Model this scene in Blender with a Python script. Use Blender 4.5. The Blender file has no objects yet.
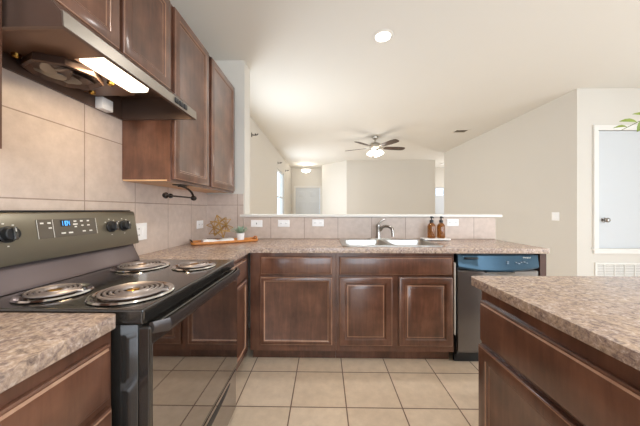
import bpy, bmesh, math, random
from mathutils import Vector, Matrix
random.seed(7)
R = math.radians
SC = bpy.context.scene
COL = SC.collection

# ------------------------------------------------------------------ camera
cd = bpy.data.cameras.new('camera')
cd.sensor_width = 36.0
cd.lens = 256.0 / 640.0 * 36.0
cd.shift_y = -3.0 / 640.0
cd.clip_start = 0.02
cam = bpy.data.objects.new('camera', cd)
cam.location = (0, 0, 1.21)
cam.rotation_euler = (R(90), 0, R(0.95))
COL.objects.link(cam)
SC.camera = cam

# ------------------------------------------------------------------ world, light, exposure
w = bpy.data.worlds.new('daylight')
SC.world = w
w.use_nodes = True
nt = w.node_tree
bg = nt.nodes['Background']
bg.inputs[0].default_value = (0.62, 0.80, 1.0, 1)
bg.inputs[1].default_value = 2.2


def area(name, loc, rot, sx, sy, power, color=(1, 1, 1), portal=False):
    l = bpy.data.lights.new(name, 'AREA')
    l.shape = 'RECTANGLE'
    l.size, l.size_y = sx, sy
    l.energy = power
    l.color = color
    if portal:
        l.cycles.is_portal = True
    o = bpy.data.objects.new(name, l)
    o.location = loc
    o.rotation_euler = rot
    COL.objects.link(o)
    return o


# daylight entering at the windows behind and beside the camera, and in the living room
area('window_light_rear', (1.9, -2.55, 1.15), (R(90), 0, 0), 4.4, 2.0, 118, (0.88, 0.94, 1.0))
area('window_light_dining', (4.93, 0.2, 1.25), (0, R(90), 0), 2.1, 2.6, 48, (1.0, 0.98, 0.95))
area('window_light_living', (-1.17, 3.55, 1.4), (0, R(-90), 0), 1.1, 0.8, 30, (0.95, 0.98, 1.0))
area('window_light_front', (-1.17, 7.15, 1.4), (0, R(-90), 0), 1.1, 1.0, 32, (0.95, 0.98, 1.0))
area('window_light_hall', (5.2, 8.1, 1.6), (0, R(90), 0), 1.4, 1.2, 34, (0.97, 0.98, 1.0))  # unseen lamp added to brighten the hall; no window stands here
SC.view_settings.view_transform = 'Standard'
SC.view_settings.look = 'None'
SC.view_settings.gamma = 1.0
SC.view_settings.use_curve_mapping = False
SC.view_settings.exposure = 0.27
SC.cycles.max_bounces = 12
SC.cycles.diffuse_bounces = 8
SC.cycles.caustics_reflective = False
SC.cycles.caustics_refractive = False
SC.cycles.sample_clamp_indirect = 6.0


# ------------------------------------------------------------------ materials
def srgb(r, g, b):
    def f(c):
        c /= 255.0
        return c / 12.92 if c <= 0.04045 else ((c + 0.055) / 1.055) ** 2.4
    return (f(r), f(g), f(b), 1.0)


def mat(name, color, rough=0.5, metal=0.0, coat=0.0, emit=None, estr=0.0, ior=1.45):
    m = bpy.data.materials.new(name)
    m.use_nodes = True
    b = m.node_tree.nodes['Principled BSDF']
    b.inputs['Base Color'].default_value = color
    b.inputs['Roughness'].default_value = rough
    b.inputs['Metallic'].default_value = metal
    b.inputs['Coat Weight'].default_value = coat
    b.inputs['Coat Roughness'].default_value = 0.12
    b.inputs['IOR'].default_value = ior
    if emit:
        b.inputs['Emission Color'].default_value = emit
        b.inputs['Emission Strength'].default_value = estr
    return m


def nodes_of(m):
    return m.node_tree.nodes, m.node_tree.links, m.node_tree.nodes['Principled BSDF']


def world_pos(m):
    n, l, b = nodes_of(m)
    g = n.new('ShaderNodeNewGeometry')
    return g.outputs['Position']


def ramp(n, stops):
    r = n.new('ShaderNodeValToRGB')
    e = r.color_ramp.elements
    while len(e) < len(stops):
        e.new(0.5)
    for el, (p, c) in zip(e, stops):
        el.position = p
        el.color = c
    return r


def add_bump(m, scale, strength, dist=0.002, detail=3):
    n, l, b = nodes_of(m)
    t = n.new('ShaderNodeTexNoise')
    t.inputs['Scale'].default_value = scale
    t.inputs['Detail'].default_value = detail
    l.new(world_pos(m), t.inputs['Vector'])
    bu = n.new('ShaderNodeBump')
    bu.inputs['Strength'].default_value = strength
    bu.inputs['Distance'].default_value = dist
    l.new(t.outputs['Fac'], bu.inputs['Height'])
    l.new(bu.outputs['Normal'], b.inputs['Normal'])


def tile_mat(name, axes, size, off, c1, c2, grout, rough, gw=0.004, vsc=1.0):
    m = mat(name, c1, rough)
    n, l, b = nodes_of(m)
    sep = n.new('ShaderNodeSeparateXYZ')
    l.new(world_pos(m), sep.inputs[0])
    comb = n.new('ShaderNodeCombineXYZ')
    for i, a in enumerate(axes):
        s = n.new('ShaderNodeMath')
        s.operation = 'SUBTRACT'
        l.new(sep.outputs[a], s.inputs[0])
        s.inputs[1].default_value = off[i] - 40 * size
        l.new(s.outputs[0], comb.inputs[i])
    br = n.new('ShaderNodeTexBrick')
    br.offset = 0.0
    br.squash = 1.0
    br.inputs['Scale'].default_value = 1.0
    br.inputs['Brick Width'].default_value = size
    br.inputs['Row Height'].default_value = size
    br.inputs['Mortar Size'].default_value = gw
    br.inputs['Mortar Smooth'].default_value = 0.2
    br.inputs['Color1'].default_value = c1
    br.inputs['Color2'].default_value = c2
    br.inputs['Mortar'].default_value = grout
    l.new(comb.outputs[0], br.inputs['Vector'])
    nz = n.new('ShaderNodeTexNoise')
    nz.inputs['Scale'].default_value = 14.0 * vsc
    nz.inputs['Detail'].default_value = 6
    nz.inputs['Roughness'].default_value = 0.65
    l.new(world_pos(m), nz.inputs['Vector'])
    rp = ramp(n, [(0.25, (0.82, 0.80, 0.78, 1)), (0.75, (1.08, 1.08, 1.08, 1))])
    l.new(nz.outputs['Fac'], rp.inputs[0])
    mx = n.new('ShaderNodeMix')
    mx.data_type = 'RGBA'
    mx.blend_type = 'MULTIPLY'
    mx.inputs[0].default_value = 0.8
    l.new(br.outputs['Color'], mx.inputs[6])
    l.new(rp.outputs[0], mx.inputs[7])
    l.new(mx.outputs[2], b.inputs['Base Color'])
    inv = n.new('ShaderNodeMath')
    inv.operation = 'SUBTRACT'
    inv.inputs[0].default_value = 1.0
    l.new(br.outputs['Fac'], inv.inputs[1])
    bu = n.new('ShaderNodeBump')
    bu.inputs['Strength'].default_value = 0.5
    bu.inputs['Distance'].default_value = 0.002
    l.new(inv.outputs[0], bu.inputs['Height'])
    l.new(bu.outputs['Normal'], b.inputs['Normal'])
    return m


def wood_mat(name, dark, mid, light, rough=0.30, coat=0.5, stretch=(9, 9, 1.1)):
    m = mat(name, mid, rough, coat=coat)
    n, l, b = nodes_of(m)
    mp = n.new('ShaderNodeMapping')
    mp.inputs['Scale'].default_value = stretch
    l.new(world_pos(m), mp.inputs['Vector'])
    t = n.new('ShaderNodeTexNoise')
    t.inputs['Scale'].default_value = 3.5
    t.inputs['Detail'].default_value = 8
    t.inputs['Roughness'].default_value = 0.62
    t.inputs['Distortion'].default_value = 0.6
    l.new(mp.outputs[0], t.inputs['Vector'])
    t2 = n.new('ShaderNodeTexNoise')
    t2.inputs['Scale'].default_value = 7.0
    t2.inputs['Detail'].default_value = 6
    l.new(world_pos(m), t2.inputs['Vector'])
    ad = n.new('ShaderNodeMath')
    ad.operation = 'MULTIPLY_ADD'
    ad.inputs[1].default_value = 0.38
    l.new(t.outputs['Fac'], ad.inputs[0])
    mu = n.new('ShaderNodeMath')
    mu.operation = 'MULTIPLY'
    mu.inputs[1].default_value = 0.62
    l.new(t2.outputs['Fac'], mu.inputs[0])
    l.new(mu.outputs[0], ad.inputs[2])
    rp = ramp(n, [(0.32, dark), (0.5, mid), (0.68, light)])
    l.new(ad.outputs[0], rp.inputs[0])
    l.new(rp.outputs[0], b.inputs['Base Color'])
    return m


def laminate_mat(name):
    m = mat(name, (0.3, 0.22, 0.18, 1), 0.22)
    n, l, b = nodes_of(m)
    p = world_pos(m)

    def noise(sc, det, ro, dist=0.0):
        t = n.new('ShaderNodeTexNoise')
        t.inputs['Scale'].default_value = sc
        t.inputs['Detail'].default_value = det
        t.inputs['Roughness'].default_value = ro
        t.inputs['Distortion'].default_value = dist
        l.new(p, t.inputs['Vector'])
        return t
    a = noise(44, 8, 0.70, 0.9)
    r1 = ramp(n, [(0.32, srgb(92, 78, 76)), (0.45, srgb(156, 136, 121)), (0.56, srgb(192, 168, 147)), (0.70, srgb(220, 206, 192))])
    l.new(a.outputs['Fac'], r1.inputs[0])
    c = noise(16, 5, 0.6, 1.2)
    r2 = ramp(n, [(0.38, (0, 0, 0, 1)), (0.62, (1, 1, 1, 1))])
    l.new(c.outputs['Fac'], r2.inputs[0])
    d = noise(80, 6, 0.7, 0.4)
    r3 = ramp(n, [(0.36, srgb(92, 80, 86)), (0.5, srgb(158, 137, 128)), (0.63, srgb(212, 198, 188))])
    l.new(d.outputs['Fac'], r3.inputs[0])
    mx = n.new('ShaderNodeMix')
    mx.data_type = 'RGBA'
    mu = n.new('ShaderNodeMath')
    mu.operation = 'MULTIPLY'
    mu.inputs[1].default_value = 0.75
    l.new(r2.outputs[0], mu.inputs[0])
    l.new(mu.outputs[0], mx.inputs[0])
    l.new(r1.outputs[0], mx.inputs[6])
    l.new(r3.outputs[0], mx.inputs[7])
    l.new(mx.outputs[2], b.inputs['Base Color'])
    return m


M = {}
M['wall'] = mat('wall_paint', srgb(209, 204, 195), 0.85)
add_bump(M['wall'], 90, 0.12)
M['ceiling'] = mat('ceiling_paint', srgb(219, 216, 209), 0.9)
add_bump(M['ceiling'], 60, 0.2)
M['white'] = mat('white_trim_paint', srgb(224, 221, 215), 0.45)
M['door_white'] = mat('white_door_paint', srgb(200, 203, 205), 0.45)
M['plastic'] = mat('white_plastic', srgb(240, 240, 240), 0.35)
M['floor'] = tile_mat('floor_tile', (0, 1), 0.342, (0.136, 1.912), srgb(230, 210, 186), srgb(223, 202, 177), srgb(126, 100, 84), 0.42)
TC1, TC2, TG = srgb(203, 187, 176), srgb(196, 180, 169), srgb(152, 134, 122)
M['tile_left'] = tile_mat('splash_tile_left', (1, 2), 0.344, (1.265, 1.60), TC1, TC2, TG, 0.38, 0.003, 1.5)
M['tile_back'] = tile_mat('splash_tile_back', (0, 2), 0.3425, (0.139, 1.26), TC1, TC2, TG, 0.38, 0.003, 1.5)
M['wood'] = wood_mat('espresso_wood', srgb(70, 45, 34), srgb(97, 64, 49), srgb(122, 83, 64))
M['wood_edge'] = wood_mat('rubbed_edge_wood', srgb(132, 98, 78), srgb(158, 120, 96), srgb(178, 140, 114))
M['wood_toe'] = wood_mat('toe_kick_wood', srgb(56, 32, 24), srgb(76, 46, 35), srgb(90, 56, 43), 0.45, 0.1)
M['maple'] = wood_mat('pale_cabinet_bottom', srgb(196, 150, 108), srgb(210, 166, 124), srgb(222, 182, 140), 0.5, 0.1, (2, 9, 9))
M['board'] = wood_mat('honey_board_wood', srgb(166, 98, 40), srgb(200, 128, 58), srgb(222, 158, 84), 0.4, 0.2, (3, 9, 9))
M['laminate'] = laminate_mat('counter_laminate')
M['black'] = mat('black_enamel', (0.020, 0.018, 0.016, 1), 0.14, coat=0.5, ior=1.75)
M['blackmatte'] = mat('black_plastic', (0.016, 0.016, 0.017, 1), 0.4)
M['glass_black'] = mat('black_mirror_oven_glass', (0.40, 0.385, 0.385, 1), 0.03, metal=1.0)
M['panel'] = mat('bronze_grey_panel', srgb(128, 122, 108), 0.3, metal=0.75)
M['riser'] = mat('dark_riser_enamel', srgb(118, 107, 108), 0.25, metal=0.6)
M['handle'] = mat('dark_handle_metal', srgb(74, 68, 66), 0.25, metal=0.6)
M['hood'] = mat('hood_enamel', srgb(104, 84, 74), 0.28, metal=0.5)
M['hood_lip'] = mat('hood_lip_metal', srgb(150, 143, 134), 0.32, metal=0.8)
M['hood_in'] = mat('hood_inside_enamel', srgb(122, 92, 74), 0.32, metal=0.3)
M['chrome'] = mat('chrome', srgb(225, 222, 218), 0.12, metal=1.0)
M['steel'] = mat('brushed_steel', srgb(196, 194, 190), 0.3, metal=1.0)
M['nickel'] = mat('brushed_nickel', srgb(188, 182, 172), 0.28, metal=1.0)
M['faucet_metal'] = mat('smoky_nickel', srgb(158, 152, 146), 0.24, metal=1.0)
M['bowl_dark'] = mat('scorched_drip_bowl', srgb(92, 80, 72), 0.25, metal=0.9)  # bowl darker than its chrome rim, so gaps between coils look dark
M['coil'] = mat('coil_metal', srgb(178, 168, 164), 0.38, metal=0.8)
M['brass'] = mat('brass', srgb(214, 170, 88), 0.25, metal=1.0)
M['gold'] = mat('gold_wire', srgb(176, 138, 78), 0.35, metal=0.6)
M['bronze'] = mat('dark_bronze', srgb(44, 36, 32), 0.35, metal=0.6)
M['dw'] = mat('dishwasher_black', (0.085, 0.074, 0.070, 1), 0.22, metal=0.0, coat=0.6, ior=1.9)
M['film'] = mat('blue_black_console_film', (0.032, 0.062, 0.092, 1), 0.2, coat=0.0, ior=1.6)  # blue of the reflected sky put into base colour and specular tint
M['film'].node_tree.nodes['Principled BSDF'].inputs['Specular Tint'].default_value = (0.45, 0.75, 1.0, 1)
M['blade'] = wood_mat('fan_blade_wood', srgb(50, 36, 28), srgb(66, 48, 38), srgb(82, 60, 46), 0.4, 0.1, (4, 4, 4))
M['lampglass'] = mat('lit_frosted_glass', srgb(255, 250, 240), 0.4, emit=(1.0, 0.94, 0.84, 1), estr=3.0)
M['lens'] = mat('lit_hood_lens', srgb(255, 240, 215), 0.3, emit=(1.0, 0.86, 0.64, 1), estr=2.6)
M['downlight'] = mat('lit_downlight', (1, 1, 1, 1), 0.4, emit=(1.0, 0.97, 0.92, 1), estr=6.0)
M['blue'] = mat('blue_clock_digits', (0.02, 0.1, 0.3, 1), 0.4, emit=(0.10, 0.45, 1.0, 1), estr=1.6)
M['print'] = mat('white_print', srgb(225, 222, 214), 0.5)
M['amber'] = mat('amber_glass', srgb(160, 96, 30), 0.08, coat=0.3)
M['amber'].node_tree.nodes['Principled BSDF'].inputs['Transmission Weight'].default_value = 0.55
M['pot'] = mat('white_ceramic', srgb(236, 234, 232), 0.3)
M['leaf'] = mat('sage_leaf', srgb(150, 172, 150), 0.55)
M['leaf_green'] = mat('bright_leaf', srgb(112, 128, 36), 0.45)
M['stem'] = mat('plant_stem', srgb(92, 96, 50), 0.6)
M['cloth'] = mat('white_cloth', srgb(240, 238, 234), 0.85)
M['vent'] = mat('grille_paint', srgb(222, 216, 206), 0.5)
M['dark'] = mat('dark_gap', srgb(140, 132, 120), 0.8)
M['slot'] = mat('slot_dark', srgb(60, 56, 52), 0.7)
M['vase'] = mat('grey_vase', srgb(150, 146, 140), 0.35)
M['soil'] = mat('soil', srgb(60, 46, 36), 0.9)


def glass_mat():
    m = bpy.data.materials.new('window_glass')
    m.use_nodes = True
    n, l = m.node_tree.nodes, m.node_tree.links
    n.remove(n['Principled BSDF'])
    t = n.new('ShaderNodeBsdfTransparent')
    g = n.new('ShaderNodeBsdfGlossy')
    g.inputs['Roughness'].default_value = 0.02
    mx = n.new('ShaderNodeMixShader')
    mx.inputs[0].default_value = 0.06
    l.new(t.outputs[0], mx.inputs[1])
    l.new(g.outputs[0], mx.inputs[2])
    l.new(mx.outputs[0], n['Material Output'].inputs[0])
    return m


M['glass'] = glass_mat()


# ------------------------------------------------------------------ mesh helpers
def box(bm, x0, x1, y0, y1, z0, z1):
    v = [bm.verts.new(c) for c in ((x0, y0, z0), (x1, y0, z0), (x1, y1, z0), (x0, y1, z0),
                                   (x0, y0, z1), (x1, y0, z1), (x1, y1, z1), (x0, y1, z1))]
    for f in ((3, 2, 1, 0), (4, 5, 6, 7), (0, 1, 5, 4), (1, 2, 6, 5), (2, 3, 7, 6), (3, 0, 4, 7)):
        bm.faces.new([v[i] for i in f])
    return bm


def loft(bm, loops, cap0=True, cap1=True, closed=True):
    """rings of points joined one to the next"""
    rings = [[bm.verts.new(p) for p in lp] for lp in loops]
    k = len(rings[0])
    for a, b in zip(rings, rings[1:]):
        for i in range(k if closed else k - 1):
            j = (i + 1) % k
            bm.faces.new((a[i], a[j], b[j], b[i]))
    if cap0:
        bm.faces.new(list(reversed(rings[0])))
    if cap1:
        bm.faces.new(rings[-1])
    return rings


def prism(bm, pts, axis, a0, a1):
    """profile extruded along axis; pts are the other two coords in order"""
    def P(p, a):
        return {0: (a, p[0], p[1]), 1: (p[0], a, p[1]), 2: (p[0], p[1], a)}[axis]
    loft(bm, [[P(p, a0) for p in pts], [P(p, a1) for p in pts]])
    return bm


def frame_of(d):
    d = Vector(d).normalized()
    u = d.orthogonal().normalized()
    return d, u, d.cross(u)


def tube(bm, pts, r, n=8, taper=None):
    pts = [Vector(p) for p in pts]
    loops = []
    prev = None
    for i, p in enumerate(pts):
        t = (pts[min(i + 1, len(pts) - 1)] - pts[max(i - 1, 0)]).normalized()
        if prev is None:
            u = t.orthogonal().normalized()
        else:
            u = (prev - t * prev.dot(t)).normalized()
        prev = u
        v = t.cross(u)
        rr = r if taper is None else r * taper[i]
        loops.append([p + (u * math.cos(2 * math.pi * k / n) + v * math.sin(2 * math.pi * k / n)) * rr for k in range(n)])
    loft(bm, loops)
    return bm


def lathe(bm, prof, c=(0, 0, 0), n=24, axis=(0, 0, 1), caps=True):
    d, u, v = frame_of(axis)
    c = Vector(c)
    loops = []
    for r, h in prof:
        r = max(r, 1e-4)
        loops.append([c + d * h + (u * math.cos(2 * math.pi * k / n) + v * math.sin(2 * math.pi * k / n)) * r for k in range(n)])
    loft(bm, loops, caps, caps)
    return bm


def rrect(x0, x1, y0, y1, r, z, n=5):
    out = []
    for cx, cy, a0 in ((x1 - r, y1 - r, 0), (x0 + r, y1 - r, 90), (x0 + r, y0 + r, 180), (x1 - r, y0 + r, 270)):
        for k in range(n):
            a = R(a0 + 90 * k / (n - 1))
            out.append((cx + r * math.cos(a), cy + r * math.sin(a), z))
    return out


def slab(bm, outer, holes, z0, z1):
    """flat plate with holes: loops of (x, y)"""
    tops = []
    edges = []
    for lp in [outer] + holes:
        vs = [bm.verts.new((p[0], p[1], z1)) for p in lp]
        tops.append(vs)
        for i in range(len(vs)):
            edges.append(bm.edges.new((vs[i], vs[(i + 1) % len(vs)])))
    res = bmesh.ops.triangle_fill(bm, use_beauty=True, use_dissolve=False, edges=edges)
    tf = [g for g in res['geom'] if isinstance(g, bmesh.types.BMFace)]
    low = {}
    for vs in tops:
        for v in vs:
            low[v] = bm.verts.new((v.co.x, v.co.y, z0))
    for f in tf:
        bm.faces.new([low[v] for v in reversed(f.verts)])
    for vs in tops:
        for i in range(len(vs)):
            a, b = vs[i], vs[(i + 1) % len(vs)]
            bm.faces.new((a, b, low[b], low[a]))
    return bm


def bevel(bm, width, seg=2, angle=40, pick=None):
    bm.normal_update()
    es = [e for e in bm.edges if len(e.link_faces) == 2 and e.calc_face_angle(0) > R(angle) and (pick is None or pick(e))]
    if es:
        bmesh.ops.bevel(bm, geom=es, offset=width, segments=seg, profile=0.5, affect='EDGES', clamp_overlap=True)
    return bm


def abs_loc(o):
    v = Vector((0, 0, 0))
    while o is not None:
        v += o.location
        o = o.parent
    return v


def obj(name, bm, m, parent=None, world=True, smooth=35, fix=True):
    if fix:
        bmesh.ops.recalc_face_normals(bm, faces=bm.faces)
    if parent is not None:
        off = abs_loc(parent) if world else Vector((0, 0, 0))
        loc = Vector((0, 0, 0))
    else:
        xs = [v.co.x for v in bm.verts]
        ys = [v.co.y for v in bm.verts]
        zs = [v.co.z for v in bm.verts]
        off = Vector(((min(xs) + max(xs)) / 2, (min(ys) + max(ys)) / 2, min(zs)))
        loc = off
    for v in bm.verts:
        v.co -= off
    me = bpy.data.meshes.new(name)
    bm.to_mesh(me)
    bm.free()
    me.materials.append(M[m] if isinstance(m, str) else m)
    if m == 'wood':
        me.materials.append(M['wood_edge'])
    if smooth:
        me.polygons.foreach_set('use_smooth', [True] * len(me.polygons))
        me.set_sharp_from_angle(angle=R(smooth))
    o = bpy.data.objects.new(name, me)
    o.location = loc
    COL.objects.link(o)
    if parent is not None:
        o.parent = parent
    return o


def tag(o, label, cat, group=None):
    o['label'] = label
    o['category'] = cat
    if group:
        o['group'] = group
    return o


def thing(name, label, cat, loc=(0, 0, 0), rz=0.0, group=None):
    o = bpy.data.objects.new(name, None)
    o.empty_display_size = 0.05
    o.location = loc
    o.rotation_euler = (0, 0, rz)
    COL.objects.link(o)
    return tag(o, label, cat, group)


def struct(name, bm, m, parent=None, smooth=35):
    o = obj(name, bm, m, parent, smooth=smooth)
    if parent is None:
        o['kind'] = 'structure'
    return o


def B(*a, bev=0.0, seg=2):
    bm = box(bmesh.new(), *a)
    if bev:
        bevel(bm, bev, seg)
    return bm


def copy_tree(o, parent=None):
    c = o.copy()
    COL.objects.link(c)
    if parent is not None:
        c.parent = parent
    for ch in list(o.children):
        copy_tree(ch, c)
    return c


def place(bm, origin, facing):
    """local x = along the face, local -y = outwards, z up; facing is the outward axis"""
    ang = {'-y': 0, '+x': R(90), '+y': R(180), '-x': R(-90)}[facing]
    bm.transform(Matrix.Translation(Vector(origin)) @ Matrix.Rotation(ang, 4, 'Z'))
    return bm


def ring_face(w_, h_, prof):
    """rectangular door/drawer front at x 0..w, z 0..h; prof = list of (inset, outwards[, rubbed edge])"""
    bm = bmesh.new()
    rings = [[bm.verts.new(p) for p in ((q[0], -q[1], q[0]), (w_ - q[0], -q[1], q[0]), (w_ - q[0], -q[1], h_ - q[0]), (q[0], -q[1], h_ - q[0]))] for q in prof]
    for k, (a, b) in enumerate(zip(rings, rings[1:])):
        for n_ in range(4):
            m_ = (n_ + 1) % 4
            f = bm.faces.new((a[n_], a[m_], b[m_], b[n_]))
            if len(prof[k]) > 2:
                f.material_index = 1
    bm.faces.new(list(reversed(rings[0])))
    bm.faces.new(rings[-1])
    return bm


T = 0.02
FLAT = [(0, 0), (0, T - .006), (.004, T - .002, 1), (.008, T), (.030, T, 1), (.0335, T - .003, 1), (.038, T - .008), (.041, T - .009)]
SHAK = [(0, 0), (0, T - .005), (.004, T - .001, 1), (.0065, T), (.048, T, 1), (.051, T - .003), (.058, T - .003), (.061, T - .008, 1), (.064, T - .009)]
RAISE = [(0, 0), (0, T - .005), (.004, T - .001, 1), (.0065, T), (.048, T), (.052, T - .004), (.056, T - .010), (.064, T - .010, 1), (.071, T - .007), (.088, T - .001), (.092, T)]
DRAW = [(0, 0), (0, T - .010), (.004, T - .007), (.008, T - .007, 1), (.0125, T - .001), (.016, T)]

# ------------------------------------------------------------------ the room
WX = -1.215          # left wall
YB = 2.62          # face of the half wall (tile on it)
CZ = 2.75
XR = 5.0
YR = -2.6

floor_bm = B(WX - .15, XR + .6, YR - .15, 9.7, -.08, 0)
struct('floor', floor_bm, 'floor')
struct('ceiling', B(WX - .15, XR + .6, YR - .15, 9.7, CZ, CZ + .08), 'ceiling')


def wall_with_holes(name, axis, a0, a1, b0, b1, holes, m='wall'):
    """axis 0: wall of constant x (a0..a1 thick), b along y; axis 1: constant y, b along x; holes (b0,b1,z0,z1)"""
    bm = bmesh.new()
    outer = [(b0, 0), (b1, 0), (b1, CZ), (b0, CZ)]
    slab(bm, outer, [[(h[0], h[2]), (h[1], h[2]), (h[1], h[3]), (h[0], h[3])] for h in holes], a0, a1)
    for v in bm.verts:
        b, z, a = v.co
        v.co = (a, b, z) if axis == 0 else (b, a, z)
    return struct(name, bm, m, smooth=0)


W1 = (6.62, 7.72, .85, 2.30)
W2 = (2.92, 3.92, .85, 2.30)
wall_with_holes('wall_left', 0, WX - .12, WX, YR, 9.6, [W1, W2])
wall_with_holes('wall_rear', 1, YR - .12, YR, WX, XR + .4, [(-.3, 4.7, .12, 2.2)])
wall_with_holes('wall_dining', 0, XR, XR + .12, YR, 3.3, [(-.7, 1.9, .2, 2.3)])
wall_with_holes('wall_closet', 1, 3.30, 3.40, 3.205, XR, [(3.452, 4.17, .717, 2.22)])
struct('wall_right', B(3.205, 3.32, 3.40, 6.9, 0, CZ), 'wall', smooth=0)
struct('wall_hall_right', B(3.32, XR + .12, 6.8, 6.9, 0, CZ), 'wall', smooth=0)
struct('wall_back', B(.69, 3.41, 7.93, 8.05, 0, CZ), 'wall', smooth=0)
struct('wall_hall_left', B(3.31, 3.41, 8.05, 9.45, 0, CZ), 'wall', smooth=0)
DH = (4.02, 4.42)
wall_with_holes('wall_hall_end', 1, 9.4, 9.5, 3.41, XR + .4, [(DH[0], DH[1], .02, 2.03)])
struct('wall_hall_far', B(XR + .28, XR + .4, 6.9, 9.4, 0, CZ), 'wall', smooth=0)
bm = bmesh.new()
prism(bm, [(.69, 7.93), (.69, 8.06), (.02, 8.88), (-.08, 8.8)], 2, 0, CZ)
struct('wall_diagonal', bm, 'wall', smooth=0)
struct('wall_foyer_right', B(-.08, .02, 8.8, 9.5, 0, CZ), 'wall', smooth=0)
wall_with_holes('wall_foyer_end', 1, 9.45, 9.57, WX, .02, [(-1.06, -.16, .01, 2.03)])
struct('wall_stub', B(WX, -.82, YB, YB + .19, 0, CZ), 'wall', smooth=0)
struct('wall_half', B(-.82, 1.725, YB + .01, YB + .16, 0, 1.135), 'wall', smooth=0)
struct('trim_1', B(-.862, 1.787, YB - .03, YB + .19, 1.137, 1.165, bev=.006), 'white')
# tile
struct('trim_2', B(WX, WX + .012, -1.0, YB - .012, .90, 2.43), 'tile_left', smooth=0)
struct('trim_3', B(-.82, 1.725, YB - .012, YB + .009, .90, 1.135), 'tile_back', smooth=0)
struct('trim_4', B(WX + .012, -.829, YB - .012, YB - .0005, .90, 1.375), 'tile_back', smooth=0)
# baseboards
struct('baseboard_right', B(3.191, 3.205, 3.30, 6.9, 0, .085), 'white', smooth=0)
struct('baseboard_closet', B(3.191, XR, 3.286, 3.30, 0, .085), 'white', smooth=0)
struct('baseboard_back', B(.69, 3.41, 7.916, 7.93, 0, .085), 'white', smooth=0)
struct('baseboard_left', B(WX, WX + .014, YB + .19, 9.45, 0, .085), 'white', smooth=0)


def window(n, axis, a_in, a_out, b0, b1, z0, z1, mid=True):
    """frame in a wall opening, one pane; a_in/a_out = wall faces"""
    fr = bmesh.new()
    c = (a_in + a_out) / 2
    t = .02
    slab(fr, [(b0, z0), (b1, z0), (b1, z1), (b0, z1)],
         ([[(b0 + .04, z0 + .04), (b1 - .04, z0 + .04), (b1 - .04, (z0 + z1) / 2 - .02), (b0 + .04, (z0 + z1) / 2 - .02)],
           [(b0 + .04, (z0 + z1) / 2 + .02), (b1 - .04, (z0 + z1) / 2 + .02), (b1 - .04, z1 - .04), (b0 + .04, z1 - .04)]]), c - t, c + t)
    for v in fr.verts:
        b, z, a = v.co
        v.co = (a, b, z) if axis == 0 else (b, a, z)
    f = struct('window_%d' % n, fr, 'white', smooth=0)
    p = bmesh.new()
    if axis == 0:
        box(p, c - .003, c + .003, b0 + .03, b1 - .03, z0 + .03, z1 - .03)
    else:
        box(p, b0 + .03, b1 - .03, c - .003, c + .003, z0 + .03, z1 - .03)
    obj('window_pane', p, 'glass', f, smooth=0)
    return f


window(1, 0, WX, WX - .12, *W1)
window(2, 0, WX, WX - .12, *W2)
window(3, 1, YR, YR - .12, -.3, 4.7, .12, 2.2)
window(4, 0, XR, XR + .12, -.7, 1.9, .2, 2.3)

# front door at the end of the foyer
fd = bmesh.new()
box(fd, -1.055, -.165, 9.47, 9.51, .012, 2.028)
front = obj('door_1', fd, 'door_white', smooth=0)
front['kind'] = 'structure'
for cx in (-.82, -.40):
    for z0, z1 in ((.18, .80), (.92, 1.52), (1.64, 1.90)):
        p = ring_face(.30, z1 - z0, [(0, 0), (.006, .004), (.03, -.004 + .001), (.06, .008)])
        p.transform(Matrix.Translation((cx - .15, 9.4705, z0)))
        obj('door_panel', p, 'door_white', front)
k = lathe(bmesh.new(), [(.028, 0), (.028, .01), (.01, .014), (.01, .035), (.028, .045), (.03, .06), (.02, .072), (0, .074)], (-.215, 9.47, .97), 16, (0, -1, 0))
obj('door_knob', k, 'nickel', front)
cs = bmesh.new()
slab(cs, [(-1.13, 0.0), (-.09, 0.0), (-.09, 2.10), (-1.13, 2.10)], [[(-1.06, .001), (-.16, .001), (-.16, 2.03), (-1.06, 2.03)]], 9.43, 9.45)
for v in cs.verts:
    v.co = (v.co.x, v.co.z, v.co.y)
struct('trim_5', cs, 'white', smooth=0)

# back hall door with a lite
hd = bmesh.new()
slab(hd, [(DH[0] + .005, .025), (DH[1] - .005, .025), (DH[1] - .005, 2.025), (DH[0] + .005, 2.025)],
     [[(DH[0] + .06, 1.74), (DH[1] - .07, 1.74), (DH[1] - .07, 2.0), (DH[0] + .06, 2.0)]], 9.42, 9.46)
for v in hd.verts:
    v.co = (v.co.x, v.co.z, v.co.y)
hdoor = obj('door_2', hd, mat('grey_door_paint', srgb(188, 192, 196), 0.5), smooth=0)
hdoor['kind'] = 'structure'
obj('door_pane', B(DH[0] + .055, DH[1] - .065, 9.435, 9.445, 1.735, 2.005), 'glass', hdoor, smooth=0)

# raised closet door with casing
cl = obj('door_3', B(3.459, 4.163, 3.305, 3.34, .725, 2.213, bev=.002), 'door_white', smooth=0)
cl['kind'] = 'structure'
k = lathe(bmesh.new(), [(.032, 0), (.032, .006), (.013, .010), (.013, .030), (.027, .040), (.029, .055), (.018, .066), (0, .068)], (3.540, 3.305, 1.084), 20, (0, -1, 0))
obj('door_knob', k, 'faucet_metal', cl)
cs = bmesh.new()
slab(cs, [(3.397, .662), (4.225, .662), (4.225, 2.278), (3.397, 2.278)], [[(3.456, .721), (4.166, .721), (4.166, 2.216), (3.456, 2.216)]], 3.278, 3.299)
for v in cs.verts:
    v.co = (v.co.x, v.co.z, v.co.y)
bevel(cs, .004)
struct('trim_6', cs, 'white')
struct('trim_7', B(3.382, 4.24, 3.265, 3.299, .709, .725, bev=.003), 'white')

# ------------------------------------------------------------------ base cabinets
HB = .877   # top of carcass


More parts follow.
